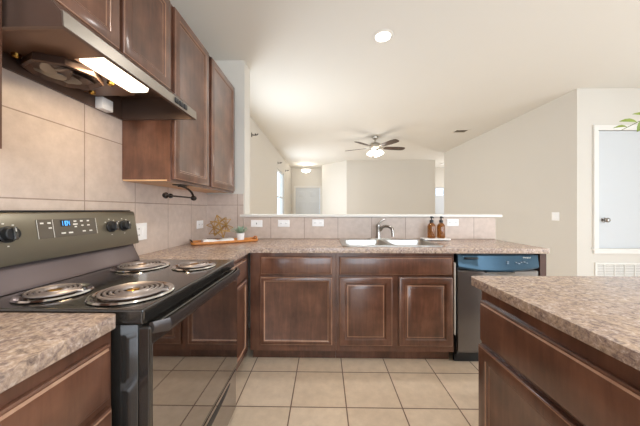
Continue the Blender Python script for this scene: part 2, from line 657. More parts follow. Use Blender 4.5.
def base_profile(d0, d1, toe=.075, kick=.098):
    # d0 back, d1 face; returns (depth, z)
    s = 1 if d1 > d0 else -1
    return [(d0, 0), (d1 - s * toe, 0), (d1 - s * toe, kick), (d1, kick), (d1, HB), (d0, HB)]


FY = 2.02          # face of back cabinets
# cabinet left of the sink (with the blind corner behind the left run)
c1 = thing('base_cabinet', 'brown base cabinet with one wide door and drawer, left of the sink cabinet', 'cabinet', (-.19, 2.3, 0))
bm = bmesh.new()
prism(bm, base_profile(2.60, FY), 0, -.585, .092)
obj('carcass', bm, 'wood', c1, smooth=0)
obj('drawer', place(ring_face(.568, .146, DRAW), (-.504, FY - .0005, .699), '-y'), 'wood', c1)
obj('door', place(ring_face(.568, .535, FLAT), (-.504, FY - .0005, .150), '-y'), 'wood', c1)

c2 = thing('sink_cabinet', 'brown sink base cabinet with two raised panel doors under a false drawer front', 'cabinet', (.56, 2.3, 0))
bm = bmesh.new()
slab(bm, [(.094, FY), (1.012, FY), (1.012, 2.60), (.094, 2.60)], [[(.112, FY + .02), (.994, FY + .02), (.994, 2.59), (.112, 2.59)]], .098, HB)
obj('carcass', bm, 'wood', c2, smooth=0)
obj('toe_kick', B(.094, 1.012, FY + .075, 2.58, 0, .0975), 'wood', c2, smooth=0)
obj('false_drawer_front', place(ring_face(.880, .146, DRAW), (.117, FY - .0005, .699), '-y'), 'wood', c2)
obj('door', place(ring_face(.414, .535, RAISE), (.117, FY - .0005, .150), '-y'), 'wood', c2)
obj('door', place(ring_face(.414, .535, RAISE), (.583, FY - .0005, .150), '-y'), 'wood', c2)
obj('filler_strip', B(1.0125, 1.019, 2.004, 2.03, .24, .80), 'print', c2, smooth=0)

# left run corner cabinet, faces +x
FX = -.605
c3 = thing('base_cabinet', 'narrow brown base cabinet in the corner beside the far end of the range', 'cabinet', (-.9, 1.76, 0))
bm = bmesh.new()
prism(bm, base_profile(WX + .016, FX), 1, 1.505, 2.016)
obj('carcass', bm, 'wood', c3, smooth=0)
obj('drawer', place(ring_face(.40, .146, DRAW), (FX + .0005, 1.535, .699), '+x'), 'wood', c3)
obj('door', place(ring_face(.40, .535, FLAT), (FX + .0005, 1.535, .150), '+x'), 'wood', c3)

# near-left cabinet
c4 = thing('base_cabinet', 'brown base cabinet with drawer at lower left, near side of the range', 'cabinet', (-.9, .2, 0))
bm = bmesh.new()
prism(bm, base_profile(WX + .016, FX), 1, -.45, .716)
obj('carcass', bm, 'wood', c4, smooth=0)
for y0, ww in ((.10, .60), (-.44, .50)):
    obj('drawer', place(ring_face(ww, .150, DRAW), (FX + .0005, y0, .690), '+x'), 'wood', c4)
    obj('door', place(ring_face(ww, .535, FLAT), (FX + .0005, y0, .130), '+x'), 'wood', c4)

# island, faces -x
IX = .684
c5 = thing('island_cabinet', 'brown island cabinet with wide drawer over a framed door, lower right', 'cabinet', (1.1, .3, 0))
bm = bmesh.new()
prism(bm, base_profile(1.60, IX), 1, -.85, 1.125)
obj('carcass', bm, 'wood', c5, smooth=0)
for ye, ww in ((1.115, .90), (.195, .90)):
    obj('drawer', place(ring_face(ww, .172, DRAW), (IX - .0005, ye, .650), '-x'), 'wood', c5)
for ye, ww in ((1.118, .445), (.665, .445), (.198, .445), (-.255, .445)):
    obj('door', place(ring_face(ww, .515, SHAK), (IX - .0005, ye, .118), '-x'), 'wood', c5)

# ------------------------------------------------------------------ countertops
def counter(name, outer, holes, label, z0=.8775, z1=.915):
    bm = bmesh.new()
    slab(bm, outer, holes, z0, z1)
    bmesh.ops.recalc_face_normals(bm, faces=bm.faces)

    def ok(e):
        a, b = e.verts
        return abs(a.co.z - b.co.z) < 1e-6
    bevel(bm, .011, 3, 60, ok)
    return tag(obj(name, bm, 'laminate'), label, 'countertop')


def rounded(pts, which, r=.03, n=5):
    """round the corners listed in which (index) of polygon pts"""
    out = []
    k = len(pts)
    for i, p in enumerate(pts):
        if i not in which:
            out.append(p)
            continue
        p = Vector(p)
        a = (Vector(pts[i - 1]) - p).normalized()
        b = (Vector(pts[(i + 1) % k]) - p).normalized()
        c = p + (a + b) * r
        v0 = p + a * r - c
        v1 = p + b * r - c
        for j in range(n):
            t = j / (n - 1) * math.pi / 2
            out.append(tuple(c + v0 * math.cos(t) + v1 * math.sin(t)))
    return out


SX0, SX1, SY0, SY1 = .165, .955, 2.085, 2.545
CX = -.578
counter('countertop', rounded([(WX + .013, 1.502), (CX, 1.502), (CX, 1.975), (1.724, 1.975), (1.724, YB - .013), (WX + .013, YB - .013)], {3}, .02),
        [[(p[0], p[1]) for p in rrect(SX0, SX1, SY0, SY1, .04, 0)]],
        'mottled pinkish brown laminate countertop in an L around the sink')
counter('countertop', rounded([(WX + .013, -.46), (CX - .008, -.46), (CX - .008, .722), (WX + .013, .722)], {2}, .018), [],
        'mottled laminate countertop at lower left, in front of the range')
counter('countertop', rounded([(.650, -.88), (1.64, -.88), (1.64, 1.163), (.650, 1.163)], {0, 1, 2, 3}, .025), [],
        'mottled laminate island countertop at right with a rounded corner')

# ------------------------------------------------------------------ sink, faucet
sk = thing('sink', 'stainless double bowl drop-in sink set into the back countertop', 'sink', (.56, 2.315, .915))
gap = .02
mid = .56
bl = [(SX0 + .025, mid - gap), (mid + gap, SX1 - .025)]
bm = bmesh.new()
holes = [[(p[0], p[1]) for p in rrect(a, b, SY0 + .025, SY1 - .075, .05, 0)] for a, b in bl]
slab(bm, [(p[0], p[1]) for p in rrect(SX0 - .018, SX1 + .018, SY0 - .018, SY1 + .018, .05, 0)], holes, .9155, .922)
bevel(bm, .003, 2, 60)
obj('rim', bm, 'steel', sk)
for a, b in bl:
    bm = bmesh.new()
    L = []
    for ins, z, r in ((0.0, .9215, .05), (.004, .90, .05), (.010, .79, .055), (.02, .765, .06), (.05, .757, .06)):
        L.append(rrect(a + ins, b - ins, SY0 + .025 + ins, SY1 - .075 - ins, r, z))
    loft(bm, L, cap0=False)
    for f in bm.faces:
        f.normal_flip()
    o = obj('bowl', bm, 'steel', sk)
    dr = lathe(bmesh.new(), [(.045, 0), (.042, .004), (.03, .004), (.026, .001), (0, .001)], ((a + b) / 2, 2.29, .7575), 20)
    obj('drain', dr, 'chrome', o)
fc = thing('faucet', 'brushed nickel faucet with lever behind the sink', 'faucet', (.53, 2.52, .922))
fx, fy, fz = .53, 2.52, .922
obj('base_plate', bevel(prism(bmesh.new(), [(p[0], p[1]) for p in rrect(fx - .10, fx + .13, fy - .025, fy + .025, .024, 0)], 2, fz, fz + .01), .003), 'nickel', fc)
obj('body', lathe(bmesh.new(), [(.028, .010), (.026, .03), (.021, .06), (.021, .115), (.024, .125), (.021, .145), (.008, .152)], (fx, fy, fz), 20), 'faucet_metal', fc)
pts = [(fx + .006, fy - .004, fz + .085)]
for i in range(13):
    a = math.pi * (1 - i / 12)
    pts.append((fx + .068 + .042 * math.cos(a), fy - .06 - .045 * math.cos(a), fz + .098 + .034 * math.sin(a)))
pts += [(fx + .113, fy - .108, fz + .07), (fx + .114, fy - .110, fz + .038)]
obj('spout', tube(bmesh.new(), pts, .0145, 12), 'faucet_metal', fc)
obj('lever', tube(bmesh.new(), [(fx, fy, fz + .147), (fx + .015, fy + .005, fz + .165), (fx + .04, fy + .01, fz + .188), (fx + .062, fy + .012, fz + .196)], .011, 10, [1, .9, .8, .9]), 'faucet_metal', fc)

# ------------------------------------------------------------------ dishwasher
dw = thing('dishwasher', 'black dishwasher with a curved handle under the back countertop', 'dishwasher', (1.34, 2.3, 0))
D0, D1 = 1.036, 1.648
obj('body', B(D0 + .005, D1 - .005, 2.03, 2.58, .06, .868), 'blackmatte', dw, smooth=0)
bm = bmesh.new()
prism(bm, [(2.03, .105), (2.000, .105), (1.998, .12), (1.998, .735), (2.004, .742), (2.03, .742)], 0, D0, D1)
obj('door', bevel(bm, .003, 2, 60), 'dw', dw)
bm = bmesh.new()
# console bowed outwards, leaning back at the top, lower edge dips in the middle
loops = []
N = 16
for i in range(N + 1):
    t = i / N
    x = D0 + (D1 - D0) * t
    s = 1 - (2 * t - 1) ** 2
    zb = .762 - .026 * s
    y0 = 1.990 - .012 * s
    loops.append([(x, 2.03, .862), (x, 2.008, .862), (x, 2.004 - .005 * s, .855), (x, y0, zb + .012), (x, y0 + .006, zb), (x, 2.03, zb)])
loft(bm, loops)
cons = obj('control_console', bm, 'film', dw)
obj('vent_slot', B(1.085, 1.185, 1.985, 2.006, .831, .844, bev=.002), 'blackmatte', dw)
bm = bmesh.new()
loops = []
for i in range(13):
    t = i / 12
    x = 1.235 + .215 * t
    s = math.sin(math.pi * t)
    loops.append([(x, 2.0, .730 - .010 * s), (x, 1.968, .728 - .010 * s), (x, 1.968, .737), (x, 2.0, .737)])
loft(bm, loops)
obj('handle', bm, 'black', dw)
for i, (x, z, ww) in enumerate(((1.405, .800, .014), (1.405, .812, .014), (1.47, .808, .010), (1.49, .800, .012), (1.508, .810, .010), (1.53, .812, .012), (1.55, .804, .010))):
    obj('button', B(x - ww / 2, x + ww / 2, 1.980, 1.999, z - .003, z + .003), mat('grey_button_%d' % i, srgb(150, 165, 180), .4), dw, smooth=0)
obj('toe_panel', B(D0 + .005, D1 - .005, 2.065, 2.09, .002, .10), 'blackmatte', dw, smooth=0)


def text_mesh(s, size, depth=.0006):
    cu = bpy.data.curves.new('wordmark', 'FONT')
    cu.body = s
    cu.size = size
    cu.extrude = depth
    cu.align_x = 'CENTER'
    t = bpy.data.objects.new('wordmark', cu)
    COL.objects.link(t)
    dg = bpy.context.evaluated_depsgraph_get()
    me = bpy.data.meshes.new_from_object(t.evaluated_get(dg))
    bm = bmesh.new()
    bm.from_mesh(me)
    bpy.data.objects.remove(t)
    bpy.data.meshes.remove(me)
    return bm


bm = text_mesh('Whirlpool', .014)
bm.transform(Matrix.Translation((1.56, 1.9985, .838)) @ Matrix.Rotation(R(90), 4, 'X'))
obj('brand_wordmark', bm, 'print', dw, smooth=0)
tag(obj('end_panel', B(1.664, 1.712, 2.002, YB - .015, .002, .8765), 'wood_toe'),
    'dark end panel closing the cabinet run beside the dishwasher', 'panel')

# ------------------------------------------------------------------ range
Y0, Y1 = .736, 1.492
rg = thing('electric_range', 'black electric range with four coil burners and a bronze control panel', 'range', (-.85, 1.114, 0))
obj('body', B(WX + .03, -.545, Y0 + .004, Y1 - .004, .02, .874, bev=.003), 'black', rg)
bm = B(WX + .03, -.527, Y0, Y1, .875, .920)
bevel(bm, .006, 3)
obj('cooktop', bm, 'black', rg, smooth=0)
# backguard
bm = bmesh.new()
prism(bm, [(WX + .03, .9205), (-1.078, .9205), (-1.084, .935), (-1.112, .99), (-1.125, 1.03), (WX + .03, 1.03)], 1, Y0 + .004, Y1 - .008)
obj('backguard_riser', bevel(bm, .004, 2, 50), 'riser', rg)
PX0, PZ0, PX1, PZ1 = -1.092, 1.018, -1.120, 1.200   # front bottom / front top of panel


def panel_pt(y, z, out=0.0):
    t = (z - PZ0) / (PZ1 - PZ0)
    nx, nz = (PZ1 - PZ0), (PX0 - PX1)
    ln = math.hypot(nx, nz)
    return Vector((PX0 + (PX1 - PX0) * t + nx / ln * out, y, z + nz / ln * out))


bm = bmesh.new()
prism(bm, [(WX + .03, 1.031), (-1.105, 1.014), (PX0 - .002, 1.016), (PX0, 1.022), (PX1, 1.192), (PX1 - .006, 1.2), (PX1 - .02, 1.203), (WX + .03, 1.203)], 1, Y0 + .001, Y1 - .002)
bevel(bm, .016, 4, 60, lambda e: abs(e.verts[0].co.y - e.verts[1].co.y) < 1e-4 and min(v.co.z for v in e.verts) > 1.2015)
cp = obj('control_panel', bm, 'panel', rg)
ax = (panel_pt(1, 1.1, 1) - panel_pt(1, 1.1, 0)).normalized()


def panel_box(y0, y1, z0, z1, t, name, m, parent):
    if name not in ('printed_mark',):
        y0, y1 = y0 - .004, y1 - .004
    bm = bmesh.new()
    a = [panel_pt(y0, z0, -.001), panel_pt(y1, z0, -.001), panel_pt(y1, z1, -.001), panel_pt(y0, z1, -.001)]
    b = [p + ax * (t + .001) for p in a]
    loft(bm, [a, b])
    return obj(name, bm, m, parent, smooth=0)


obj('panel_cap', B(WX + .028, PX1 - .006, Y0 + .02, Y1 - .022, 1.2035, 1.209, bev=.003), 'blackmatte', cp)
for y in (.795, .875, 1.312, 1.396):
    c = panel_pt(y, 1.124)
    kb = lathe(bmesh.new(), [(.029, 0), (.029, .006), (.0235, .008), (.0225, .026), (.020, .028), (0, .028)], c, 24, ax)
    kn = obj('knob', kb, 'blackmatte', cp)
    g = bmesh.new()
    u = Vector((0, 1, 0))
    v = ax.cross(u)
    a = [c + ax * .020 + u * (.006 * s) + v * (.0225 * q) for s, q in ((-1, -1), (1, -1), (1, 1), (-1, 1))]
    loft(g, [a, [p + ax * .016 for p in a]])
    gr = obj('knob_grip', bevel(g, .002), 'black', kn)
    h = bmesh.new()
    a = [c + ax * .0355 + u * (.0012 * s) + v * (.006 + .0105 * q) for s, q in ((-1, 0), (1, 0), (1, 1), (-1, 1))]
    loft(h, [a, [p + ax * .001 for p in a]])
    obj('pointer_mark', h, 'print', kn, smooth=0)
    for dy, dz in ((-.006, .038), (.022, .032), (-.030, .024), (.0, -.041)):
        panel_box(y + dy - .003, y + dy + .003, 1.124 + dz - .002, 1.124 + dz + .002, .0006, 'printed_mark', 'print', cp)
dpl = panel_box(.975, 1.232, 1.096, 1.172, .0012, 'touch_pad', mat('touch_pad_film', srgb(104, 97, 88), .35, metal=.4), cp)
for y in (.976, 1.034, 1.231):
    panel_box(y - .0007, y + .0007, 1.097, 1.171, .002, 'pad_divider', 'print', dpl)
dsp = panel_box(1.064, 1.106, 1.140, 1.166, .0018, 'clock_window', 'blackmatte', dpl)
SEG = {'1': 'bc', '0': 'abcdef', '4': 'bcfg'}
for i, ch in enumerate('1104'):
    y = 1.063 + i * .0095
    bm = bmesh.new()
    wv, hh = .006, .018
    zz = 1.144
    segs = {'a': (0, hh, wv, hh), 'b': (wv, hh / 2, wv, hh), 'c': (wv, 0, wv, hh / 2), 'd': (0, 0, wv, 0), 'e': (0, 0, 0, hh / 2), 'f': (0, hh / 2, 0, hh), 'g': (0, hh / 2, wv, hh / 2)}
    for s in SEG[ch]:
        a0, b0, a1, b1 = segs[s]
        q = .0009
        a = [panel_pt(y + min(a0, a1) - q, zz + min(b0, b1) - q, .0019), panel_pt(y + max(a0, a1) + q, zz + min(b0, b1) - q, .0019),
             panel_pt(y + max(a0, a1) + q, zz + max(b0, b1) + q, .0019), panel_pt(y + min(a0, a1) - q, zz + max(b0, b1) + q, .0019)]
        loft(bm, [a, [p + ax * .0006 for p in a]])
    obj('clock_digit', bm, 'blue', dsp, smooth=0)
for y, z, a in ((.993, 1.157, .006), (1.020, 1.157, .006), (1.022, 1.137, .006), (1.072, 1.112, .009), (1.103, 1.112, .009),
                (1.128, 1.160, .006), (1.128, 1.147, .010), (1.128, 1.136, .005), (1.158, 1.160, .006), (1.160, 1.140, .005), (1.190, 1.160, .005), (1.190, 1.140, .006), (1.165, 1.114, .007), (1.198, 1.114, .007)):
    panel_box(y - a, y + a, z - .0028, z + .0028, .0024, 'button', 'print', dpl)

# burners
for bx, by, ro in ((-.932, .872, .098), (-.665, .882, .122), (-.930, 1.290, .122), (-.665, 1.300, .098)):
    z = .9205
    pan = obj('drip_pan', lathe(bmesh.new(), [(ro, 0), (ro + .004, .003), (ro, .0075), (ro - .010, .0065), (ro - .015, .0030), (0, .0028)], (bx, by, z), 48), 'chrome', rg)
    obj('drip_bowl', lathe(bmesh.new(), [(ro - .0155, .0031), (ro - .017, .0036), (.03, .0034), (0, .0034)], (bx, by, z), 40), 'bowl_dark', pan)
    turns = 5 if ro > .11 else 4
    pts = []
    rs, re = .024, ro - .022
    n = turns * 28
    for i in range(n + 1):
        a = i / 28 * 2 * math.pi
        r = rs + (re - rs) * i / n
        pts.append((bx + r * math.cos(a), by + r * math.sin(a), z + .0125))
    a = turns * 2 * math.pi
    pts.append((bx + (re + .012) * math.cos(a + .12), by + (re + .012) * math.sin(a + .12), z + .009))
    obj('coil', tube(bmesh.new(), pts, .0044, 6), 'coil', pan)
    sp = bmesh.new()
    for q in range(3):
        t = q * 2 * math.pi / 3 + .5
        d = Vector((math.cos(t), math.sin(t), 0))
        p = Vector((-d.y, d.x, 0)) * .0012
        c = Vector((bx, by, z + .0040))
        a_, b_ = c + d * .012, c + d * (re + .004)
        lo = [a_ - p, b_ - p, b_ + p, a_ + p]
        loft(sp, [lo, [v + Vector((0, 0, .0040)) for v in lo]])
    obj('coil_support', sp, 'chrome', pan, smooth=0)
    obj('center_cap', lathe(bmesh.new(), [(.020, .0015), (.020, .013), (.017, .0145), (0, .0145)], (bx, by, z), 20), 'brass', pan)

# oven door
bm = B(-.5445, -.508, Y0 + .002, Y1 - .002, .300, .868)
od = obj('oven_door', bevel(bm, .006, 3), 'black', rg, smooth=0)
obj('door_glass', B(-.509, -.5065, Y0 + .012, Y1 - .012, .32, .815), 'glass_black', od, smooth=0)
bm = bmesh.new()
loops = []
N = 28
for i in range(N + 1):
    t = i / N
    y = Y0 + .012 + (Y1 - Y0 - .024) * t
    s = min(1.0, t / .03, (1 - t) / .12)
    s = math.sin(s * math.pi / 2) ** .8
    x = -.507 + .036 * s
    zc = .862 + .0 * s
    h = .017 + .003 * s
    loops.append([(x - .010, y, zc - h + .002), (x - .002, y, zc - h), (x + .004, y, zc - h * .5), (x + .005, y, zc + h * .3), (x, y, zc + h), (x - .010, y, zc + h - .002)])
loft(bm, loops)
obj('oven_handle', bm, 'handle', od)
bm = B(-.5445, -.515, Y0 + .002, Y1 - .002, .055, .285)
dd = obj('storage_drawer', bevel(bm, .006, 3), 'glass_black', rg, smooth=0)
bm = bmesh.new()
loops = []
for i in range(17):
    t = i / 16
    y = Y0 + .10 + .556 * t
    s = math.sin(math.pi * t) ** .6
    loops.append([(-.520, y, .262), (-.513, y, .262), (-.513, y, .262 - .034 * s - .001), (-.520, y, .262 - .034 * s - .001)])
loft(bm, loops)
obj('drawer_grip', bm, 'blackmatte', dd)

# ------------------------------------------------------------------ range hood
hd = thing('range_hood', 'dark metal range hood with a lit lens under the cabinet over the range', 'range hood', (-.97, 1.11, 1.742))
HX0, HX1, HY0, HY1, HZ = WX + .014, -.757, .728, 1.498, 1.742
bm = bmesh.new()
i_ = .012
ob = [bm.verts.new(p) for p in ((HX0, HY0, HZ), (HX1, HY0, HZ), (HX1, HY1, HZ), (HX0, HY1, HZ))]
ib = [bm.verts.new(p) for p in ((HX0 + i_, HY0 + i_, HZ), (HX1 - i_, HY0 + i_, HZ), (HX1 - i_, HY1 - i_, HZ), (HX0 + i_, HY1 - i_, HZ))]
it = [bm.verts.new((v.co.x - (.09 if v.co.x > -1 else 0), v.co.y, 1.87)) for v in ib]
for j in range(4):
    q = (j + 1) % 4
    bm.faces.new((ob[j], ob[q], ib[q], ib[j]))
    bm.faces.new((ib[j], ib[q], it[q], it[j]))
bm.faces.new(it)
lf = [bm.verts.new((HX1 - .004, y, 1.786)) for y in (HY0, HY1)]
mf = [bm.verts.new((-.80, y, 1.830)) for y in (HY0, HY1)]
tf = [bm.verts.new((-.88, y, 1.895)) for y in (HY0, HY1)]
tb = [bm.verts.new((HX0, y, 1.895)) for y in (HY0, HY1)]
bm.faces.new((ob[1], ob[2], lf[1], lf[0]))
bm.faces.new((lf[0], lf[1], mf[1], mf[0]))
bm.faces.new((mf[0], mf[1], tf[1], tf[0]))
bm.faces.new((tf[0], tf[1], tb[1], tb[0]))
bm.faces.new((tb[0], tb[1], ob[3], ob[0]))
bm.faces.new((ob[0], ob[1], lf[0], mf[0], tf[0], tb[0]))
bm.faces.new((ob[2], ob[3], tb[1], tf[1], mf[1], lf[1]))
obj('hood_shell', bm, 'hood', hd, smooth=0)
bm = bmesh.new()
prism(bm, [(HX1 - .001, HZ + .001), (HX1 + .004, HZ + .001), (HX1 + .002, 1.788), (HX1 - .006, 1.790)], 1, HY0, HY1)
lip = obj('front_lip', bm, 'hood_lip', hd, smooth=0)
for y in (1.295, 1.335, 1.375):
    obj('rocker_switch', B(HX1 + .0025, HX1 + .009, y - .015, y + .015, 1.755, 1.780, bev=.002), 'blackmatte', lip)
# underside pan, grease filter and lens
bm = bmesh.new()
prism(bm, [(HX0 + .013, HY0 + .015), (-.80, HY0 + .015), (-.80, .97), (-.975, .98), (-.975, 1.30), (HX0 + .013, 1.30)], 2, 1.798, 1.8145)
obj('underside_pan', bm, 'hood_in', hd, smooth=0)
fl = obj('fan_inlet', lathe(bmesh.new(), [(.118, 0), (.124, -.030), (.116, -.034), (.100, -.018), (.05, -.012), (0, -.012)], (-1.080, 1.05, 1.797), 8, (0, 0, 1)), 'hood', hd, smooth=20)
for q in range(5):
    a = q * 2 * math.pi / 5
    bm = bmesh.new()
    L = []
    for i in range(9):
        t = i / 8
        r = .025 + .070 * t
        aa = a + 1.1 * t
        wd = .008 + .02 * math.sin(math.pi * min(1, t * 1.1)) * .9
        c = Vector((-1.080 + r * math.cos(aa), 1.05 + r * math.sin(aa), 1.776))
        s = Vector((-math.sin(aa), math.cos(aa), .35)).normalized() * wd
        L.append([c - s, c + s, c + s + Vector((0, 0, .0025)), c - s + Vector((0, 0, .0025))])
    loft(bm, L)
    obj('fan_vane', bm, 'hood_lip', fl)
for x, y in ((-1.16, .945), (-.985, 1.165), (-1.15, 1.25)):  # brass studs shaped as the amber reflections of lamp bulbs
    obj('filter_clip', lathe(bmesh.new(), [(.014, 0), (.012, -.01), (.006, -.014), (0, -.0145)], (x, y, 1.797), 12), 'brass', hd)
bm = bmesh.new()
loft(bm, [rrect(-.968, -.872, .985, 1.265, .01, 1.8145), rrect(-.966, -.874, .988, 1.262, .012, 1.797), rrect(-.956, -.884, 1.0, 1.25, .012, 1.790)])
obj('light_lens', bm, 'lens', hd)
obj('junction_box', B(-1.186, -1.145, 1.305, 1.370, 1.738, 1.797, bev=.002), 'plastic', hd)
l = bpy.data.lights.new('hood_lamp', 'AREA')
l.shape = 'RECTANGLE'
l.size, l.size_y = .08, .26
l.energy = 2.3
l.color = (1.0, .76, .48)
lo = bpy.data.objects.new('hood_lamp', l)
lo.location = (-.920, 1.125, 1.786)
COL.objects.link(lo)

# ------------------------------------------------------------------ wall cabinets
UX = -.914
ub = thing('wall_cabinet', 'short two-door brown wall cabinet directly above the range hood', 'cabinet', (-1.03, 1.11, 1.9))
obj('carcass', B(WX + .014, UX, .742, 1.494, 1.897, 2.44), 'wood', ub, smooth=0)
for y0 in (.755, 1.128):
    obj('door', place(ring_face(.352, .515, SHAK), (UX + .0005, y0, 1.910), '+x'), 'wood', ub)
uc = thing('wall_cabinet', 'tall two-door brown wall cabinet between the range hood and the corner', 'cabinet', (-1.03, 2.05, 1.38))
obj('carcass', B(WX + .014, UX, 1.502, 2.565, 1.392, 2.44), 'wood', uc, smooth=0)
obj('bottom_panel', B(WX + .016, UX - .002, 1.504, 2.563, 1.383, 1.3915), 'maple', uc, smooth=0)
obj('face_rail', B(UX - .018, UX + .001, 1.5025, 2.5645, 1.378, 1.3915), 'wood', uc, smooth=0)
obj('door', place(ring_face(.452, 1.035, SHAK), (UX + .0005, 1.522, 1.395), '+x'), 'wood', uc)
obj('door', place(ring_face(.520, 1.035, SHAK), (UX + .0005, 2.025, 1.395), '+x'), 'wood', uc)
ua = thing('wall_cabinet', 'brown wall cabinet edge at far left, near side of the range hood', 'cabinet', (-1.03, .35, 1.38))
obj('carcass', B(WX + .014, UX - .014, -.2, .722, 1.386, 2.44), 'wood', ua, smooth=0)
for y0 in (-.185, .265):
    obj('door', place(ring_face(.435, 1.035, SHAK), (UX - .0135, y0, 1.395), '+x'), 'wood', ua)

# paper towel holder under the wall cabinet
ph = thing('paper_towel_holder', 'empty dark bronze paper towel holder under the tall wall cabinet', 'paper towel holder', (-1.0, 1.78, 1.383))
obj('mounting_plate', B(-1.02, -.96, 1.70, 1.78, 1.376, 1.3825, bev=.002), 'bronze', ph)
pts = []
for i in range(11):
    a = i / 10 * math.pi / 2
    pts.append((-.995, 1.735 + .195 * math.sin(a), 1.305 + .072 * math.cos(a)))
obj('arm', tube(bmesh.new(), pts, .008, 10, [1.2] + [1] * 10), 'bronze', ph)
obj('rod', tube(bmesh.new(), [(-.995, 1.935, 1.302), (-.995, 1.62, 1.302)], .0055, 10), 'bronze', ph)
obj('rod_hub', lathe(bmesh.new(), [(.004, -.02), (.016, -.016), (.02, 0), (.016, .016), (.004, .02)], (-.995, 1.935, 1.300), 16, (0, 1, 0)), 'bronze', ph)
obj('finial', lathe(bmesh.new(), [(.004, -.03), (.014, -.024), (.02, -.008), (.014, .006), (.007, .014), (.007, .028), (.015, .036), (.015, .046), (.006, .052)], (-.995, 1.60, 1.302), 16, (0, 1, 0)), 'bronze', ph)

# ------------------------------------------------------------------ outlets and switches
def plate(name, label, origin, facing, wd, ht, inserts, cat='outlet', group=None):
    bm = ring_face(wd, ht, [(0, 0), (0, .003), (.004, .006)])
    bm.transform(Matrix.Translation((-wd / 2, 0, -ht / 2)))
    o = tag(obj(name, place(bm, origin, facing), 'plastic'), label, cat, group)
    for (x, z, a, b, kind) in inserts:
        bm = ring_face(2 * a, 2 * b, [(0, .0055), (.0005, .008), (.002, .0085)])
        bm.transform(Matrix.Translation((x - a, 0, z - b)))
        k = obj({'r': 'receptacle', 't': 'rocker', 'k': 'toggle'}[kind], place(bm, origin, facing), 'plastic' if kind != 'k' else 'slot', o)
        if kind == 'r':
            for dx in (-.006, .006):
                s = box(bmesh.new(), x + dx - .0012, x + dx + .0012, -.0092, -.0084, z - .005, z + .005)
                obj('slot', place(s, origin, facing), 'slot', k, smooth=0)
    return o


H2 = [(-.028, 0, .017, .014, 'r'), (.028, 0, .017, .014, 'r')]
HS = [(0, 0, .004, .008, 'k')]
YT = YB - .0125
plate('wall_switch', 'white switch plate with dark toggle on back tile, beside the potted succulent', (-.691, YT, 1.072), '-y', .118, .072, HS, 'light switch')
plate('wall_outlet', 'white sideways outlet plate on back tile, second from the corner, below the bright window', (-.413, YT, 1.074), '-y', .118, .072, H2)
plate('wall_outlet', 'white sideways outlet plate on back tile, third from the corner, left of the sink', (-.064, YT, 1.079), '-y', .118, .072, H2)
plate('wall_outlet', 'white sideways outlet plate on back tile, right of the amber soap bottles', (1.296, YT, 1.084), '-y', .118, .072, H2)
LX = WX + .0125
plate('wall_outlet', 'white square outlet plate on left tile beside the range control panel', (LX, 1.655, 1.068), '+x', .112, .112,
      [(-.026, .02, .014, .016, 'r'), (-.026, -.02, .014, .016, 'r'), (.026, 0, .014, .03, 't')])
plate('wall_outlet', 'white sideways outlet plate on left tile behind the wooden tray', (LX, 2.455, 1.07), '+x', .125, .078, H2)
plate('light_switch', 'white double switch plate on the beige right wall', (3.205 - .0005, 3.60, 1.121), '-x', .115, .115,
      [(-.024, 0, .016, .033, 't'), (.024, 0, .016, .033, 't')], 'light switch')

# ------------------------------------------------------------------ things on the back counter
# wooden tray, turned in the corner
TX, TY, TR = -.900, 2.315, R(33)
ZT = .9152
tr = thing('serving_tray', 'honey coloured wooden tray set diagonally in the counter corner', 'tray', (TX, TY, ZT), TR)
bm = bmesh.new()
hw, hd_ = .285, .092
loft(bm, [rrect(-hw + .01, hw - .01, -hd_ + .01, hd_ - .01, .03, 0), rrect(-hw, hw, -hd_, hd_, .035, .008), rrect(-hw, hw, -hd_, hd_, .035, .024),
          rrect(-hw + .008, hw - .008, -hd_ + .008, hd_ - .008, .03, .024), rrect(-hw + .012, hw - .012, -hd_ + .012, hd_ - .012, .028, .012)])
obj('tray_body', bm, 'board', tr, world=False)
for s in (-1, 1):
    bm = tube(bmesh.new(), [(s * (hw - .012), -.045, .022), (s * (hw - .004), -.04, .036), (s * (hw + .002), 0, .040), (s * (hw - .004), .04, .036), (s * (hw - .012), .045, .022)], .006, 8)
    obj('handle', bm, 'board' if s > 0 else 'bronze', tr, world=False)


def tray_pt(x, y, z=.0122):
    return (TX + x * math.cos(TR) - y * math.sin(TR), TY + x * math.sin(TR) + y * math.cos(TR), ZT + z)


# folded cloth
bm = bmesh.new()
L = []
for i in range(15):
    t = i / 14
    x = -.16 + .255 * t
    zz = .020 + .006 * math.sin(t * 9) + .003 * math.sin(t * 21)
    wv = .055 + .006 * math.sin(t * 7 + 1)
    L.append([(x, -wv, .0), (x, -wv - .003, zz * .5), (x, -wv + .004, zz), (x, 0, zz + .004), (x, wv - .004, zz), (x, wv + .003, zz * .5), (x, wv, .0)])
loft(bm, L)
bevel(bm, .003)
bm.transform(Matrix.Translation(Vector(tray_pt(-.035, -.018, .0124))) @ Matrix.Rotation(TR, 4, 'Z'))
tag(obj('folded_cloth', bm, 'cloth', smooth=60), 'white folded cloth lying flat on the wooden tray', 'cloth')
